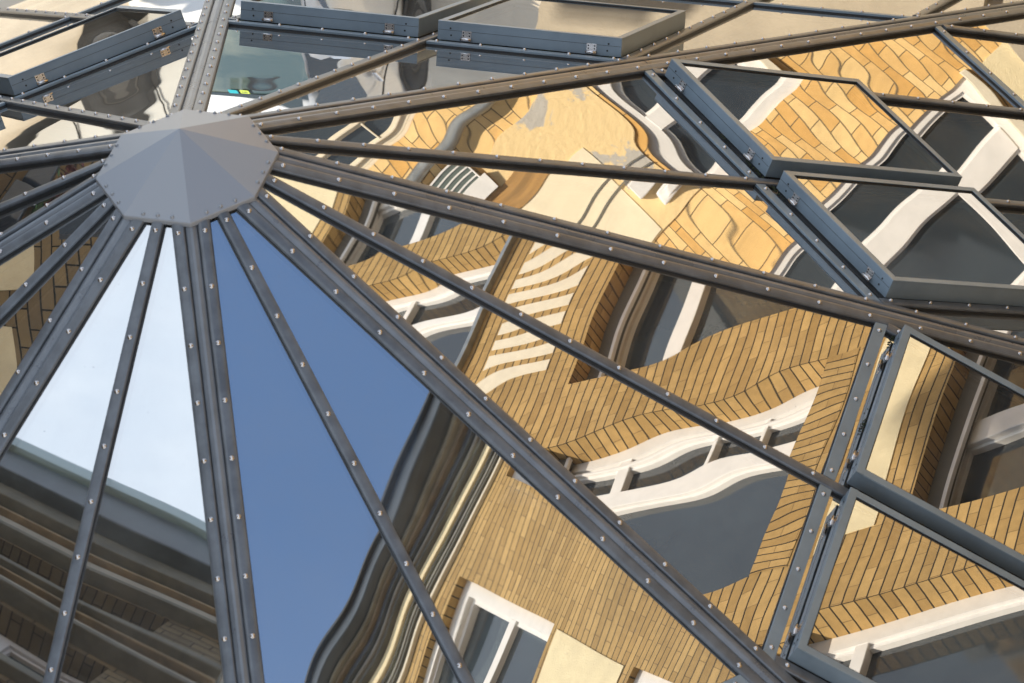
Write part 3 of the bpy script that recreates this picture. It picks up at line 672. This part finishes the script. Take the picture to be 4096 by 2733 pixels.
# ------------------------------------------------------------------ parked cars
PAINTW = mat('white_car_paint', (.72, .72, .70), rough=.22, coat=.8, spec=.5)
PAINTS = mat('silver_car_paint', (.55, .56, .55), rough=.3, metal=.1, coat=.8)
TYRE = mat('tyre_rubber', (.02, .02, .02), rough=.75, noise=.2, nscale=60)
WS = mat('windscreen_glass', (.05, .085, .095), rough=.05, spec=.8, col2=(.16, .19, .17), nscale=1.4)
def car(name, F, paint, label):
    """F(x,y,z): x from the front bumper back, y across, z up from the ground"""
    t = thing(name, F(2, 0, 0), label, 'car', 'cars parked in the courtyard')
    # stations: x, half width, sill, belt, roof
    S = [(0, .62, .28, .58, .60), (.12, .76, .22, .72, .74), (.5, .83, .20, .84, .87), (1.0, .86, .20, .93, .96), (1.15, .865, .20, .96, .99),
         (1.95, .865, .20, .96, 1.31), (2.6, .865, .20, .97, 1.35), (3.4, .86, .20, .98, 1.31), (3.95, .84, .22, .98, 1.20), (4.1, .78, .26, .92, .98), (4.15, .70, .32, .70, .74)]
    body, gl_f, gl_r, gl_s = MB(), MB(), MB(), {3: MB(), 8: MB()}
    def sec(x, w, s, b, r):
        cab = r > b+.1; wr = w*.72 if cab else w*.80
        return [V((x, -w*.94, s)), V((x, -w, s+.2)), V((x, -w*.99, (s+b)/2+.1)), V((x, -w*.96, b)), V((x, -wr, r)), V((x, -wr*.5, r+.035)), V((x, 0, r+.045)), V((x, wr*.5, r+.035)), V((x, wr, r)), V((x, w*.96, b)), V((x, w*.99, (s+b)/2+.1)), V((x, w, s+.2)), V((x, w*.94, s))]
    secs = [sec(*q) for q in S]
    for i in range(len(S)-1):
        for j in range(12):
            q = [F(*secs[i][j]), F(*secs[i][j+1]), F(*secs[i+1][j+1]), F(*secs[i+1][j])]
            front = i == 4 and 4 <= j <= 7; rear = i == 7 and 4 <= j <= 7
            side = 4 <= i <= 7 and j in (3, 8)
            (gl_f if front else gl_r if rear else body).face(q, smooth=True)
            if side:
                c = sum((V(p) for p in q), V())/4; cc_ = F((S[i][0]+S[i+1][0])/2, 0, 1.2); out = (c-cc_).normalized()*.006
                gl_s[j].face([c+(V(p)-c)*.84+out for p in q])
    body.face([F(*p) for p in secs[0]][::-1]); body.face([F(*p) for p in secs[-1]])
    bo = body.build('body', paint, t); wso = gl_f.build('windscreen', WS, t); gl_r.build('rear_window', WS, t); [g_.build('side_window', GLASSW, t) for g_ in gl_s.values()]
    md = bo.modifiers.new('sub', 'SUBSURF'); md.levels = md.render_levels = 2
    for i, x in enumerate((.78, 3.25)):
        for sy in (-1, 1):
            wm = MB(); n = 28; R_, r_ = .31, .19; y0, y1 = sy*.66, sy*.865
            arch = MB(); arch.face([F(x+.37*cos(2*pi*a/n), sy*.868, max(.19, .31+.37*sin(2*pi*a/n))) for a in range(n)]); arch.build('wheel_arch', TYRE, t)
            for a in range(n):
                c0, s0, c1, s1 = cos(2*pi*a/n), sin(2*pi*a/n), cos(2*pi*(a+1)/n), sin(2*pi*(a+1)/n); yo = sy*.872
                wm.face([F(x+R_*c0, y0, .31+R_*s0), F(x+R_*c1, y0, .31+R_*s1), F(x+R_*c1, yo, .31+R_*s1), F(x+R_*c0, yo, .31+R_*s0)], smooth=True)
                wm.face([F(x+R_*c0, yo, .31+R_*s0), F(x+R_*c1, yo, .31+R_*s1), F(x+r_*c1, yo+sy*.004, .31+r_*s1), F(x+r_*c0, yo+sy*.004, .31+r_*s0)], smooth=True)
            w_ = wm.build('wheel', TYRE, t)
            rm = MB()
            for a in range(n):
                q0, q1 = 2*pi*a/n, 2*pi*(a+1)/n
                for ra, rb_, ya, yb in ((.185, .15, .004, -.01), (.15, .05, -.01, .002), (.05, 0, .002, .006)):
                    rm.face([F(x+ra*cos(q0), yo+sy*ya, .31+ra*sin(q0)), F(x+ra*cos(q1), yo+sy*ya, .31+ra*sin(q1)), F(x+rb_*cos(q1), yo+sy*yb, .31+rb_*sin(q1)), F(x+rb_*cos(q0), yo+sy*yb, .31+rb_*sin(q0))], smooth=True)
            rm.build('rim', mat('dark_alloy', (.07, .07, .07), rough=.4, metal=.3), w_)
    for sy in (-1, 1):
        for x in (2.42, 3.62):
            h = MB(); h.box(F, (x, sy*.862, .84), (x+.2, sy*.905, .875)); h.build('door_handle', CHROME, t, bevel=.012)
            hc = MB(); n = 20; hc.face([F(x+.1+.10*cos(2*pi*a/n), sy*.872, .855+.05*sin(2*pi*a/n)) for a in range(n)]); hc.build('handle_recess', paint, t)
        for x in (1.3, 2.72, 3.5):
            h = MB(); h.box(F, (x, sy*.860, .32), (x+.008, sy*.872, .96)); h.build('door_gap', GASK, t)
        m_ = MB(); m_.box(F, (1.42, sy*.86, .98), (1.56, sy*1.03, 1.12)); m_.build('wing_mirror', paint, t, bevel=.03)
        hl_ = MB(); hl_.box(F, (.10, sy*.48, .58), (.30, sy*.74, .70)); hl_.build('headlight', mat('lamp_lens', (.6, .62, .62), rough=.1), t, bevel=.03)
    return t, wso
def FB(x, y, z): return Tv*(7.9+x) + Nv*(-3.88+y) + Zv*(GZ+z)
def FA(x, y, z): return Tv*(10.25+y) + Nv*(-9.05+x) + Zv*(GZ+z)
tB, wsB = car('parked_car', FB, PAINTW, 'white car facing the roof, its windscreen mirrored beside the upper ridge')
tA, wsA = car('parked_car', FA, PAINTS, 'silvery car parked side-on, its rear wheel and handle mirrored at the upper left')
ST1 = mat('blue_sticker', (.02, .35, .42), rough=.5); ST2 = mat('yellow_sticker', (.45, .55, .08), rough=.5)
def onws(u, v, w_, h_, m_, name, off=.012):
    # on the windscreen, u across from the middle, v from its foot up the glass
    a, b = V((1.15, 0, .99+.045)), V((1.95, 0, 1.31+.045)); q = MB(); pts = []
    for uu, vv in ((u, v), (u+w_, v), (u+w_, v+h_), (u, v+h_)):
        p = a.lerp(b, vv); pts.append(F_ws(p.x-off, uu, p.z+off))
    q.face(pts); q.build(name, m_, wsB)
F_ws = FB
onws(-.60, .90, 1.2, .09, mat('sunstrip', (.03, .045, .055), rough=.4), 'sun_strip', .010)
onws(.13, .80, .07, .09, ST2, 'sticker', .016); onws(.04, .81, .07, .09, ST1, 'sticker', .016)
MK = mat('sticker_print', (.02, .05, .05), rough=.6)
def txt(body, u, v, size):
    cu = bpy.data.curves.new('sticker_text', 'FONT'); cu.body = body; cu.size = size; cu.align_x = 'CENTER'; cu.align_y = 'CENTER'
    tmp = bpy.data.objects.new('tmp', cu); C.objects.link(tmp); bpy.context.view_layer.update()
    me = bpy.data.meshes.new_from_object(tmp); bpy.data.objects.remove(tmp); me.materials.clear(); me.materials.append(MK)
    o = bpy.data.objects.new('sticker_text', me); C.objects.link(o)
    a, b = V((1.15, 0, 1.035)), V((1.95, 0, 1.355)); p = a.lerp(b, v); loc = FB(p.x-.018, u, p.z+.018)
    x = -Nv; yv = (FB(b.x, 0, b.z)-FB(a.x, 0, a.z)).normalized(); z = x.cross(yv)
    m = Matrix((x, yv, z)).transposed().to_4x4(); m.translation = loc; o.parent = wsB; o.matrix_basis = m
txt('BM', .165, .845, .032)
hb = MB(); 
for i in range(14):                                        # grab-shaped sensor housing behind the glass
    a0, a1 = pi*i/14, pi*(i+1)/14
    P_ = lambda a, r: FB(1.74+.02, .30+.13*cos(a)*r, 1.25+.06*sin(a)*r)
    hb.face([P_(a0, 1), P_(a1, 1), P_(a1, .72), P_(a0, .72)])
hb.build('mirror_mount', SLATE, wsB)

# ------------------------------------------------------------------ planter on the garden wall
LEAF = mat('leaf_green', (.05, .11, .03), rough=.6, noise=.4, nscale=30); LEAFR = mat('leaf_red', (.13, .03, .03), rough=.6, noise=.3, nscale=30)
def planter(s, z, m_, label, seed):
    t = thing('planter', FL(s, -.15, z), label, 'plant', 'planters on the garden wall')
    q = MB(); q.box(FL, (s-.16, -.24, z), (s+.16, -.02, z+.16)); q.build('pot', SLATE, t, bevel=.01)
    r = random.Random(seed); f = MB()
    for i in range(260):
        c = FL(s+r.gauss(0, .13), -.13+r.gauss(0, .07), z+.2+abs(r.gauss(0, .11)))
        d = V((r.gauss(0, 1), r.gauss(0, 1), r.gauss(0, .6)+.4)).normalized(); e = d.cross(V((r.gauss(0, 1), r.gauss(0, 1), r.gauss(0, 1)))).normalized()
        l_, w_ = r.uniform(.03, .07), r.uniform(.008, .018); f.face([c, c+d*l_*.5+e*w_, c+d*l_, c+d*l_*.5-e*w_])
    f.build('foliage', m_, t, weld=False)
planter(4.50, -1.0, LEAF, 'green leafy plant in a slate box on the garden wall', 3)
planter(4.86, -.95, LEAFR, 'dark red leafy plant in a slate box beside the green one', 5)
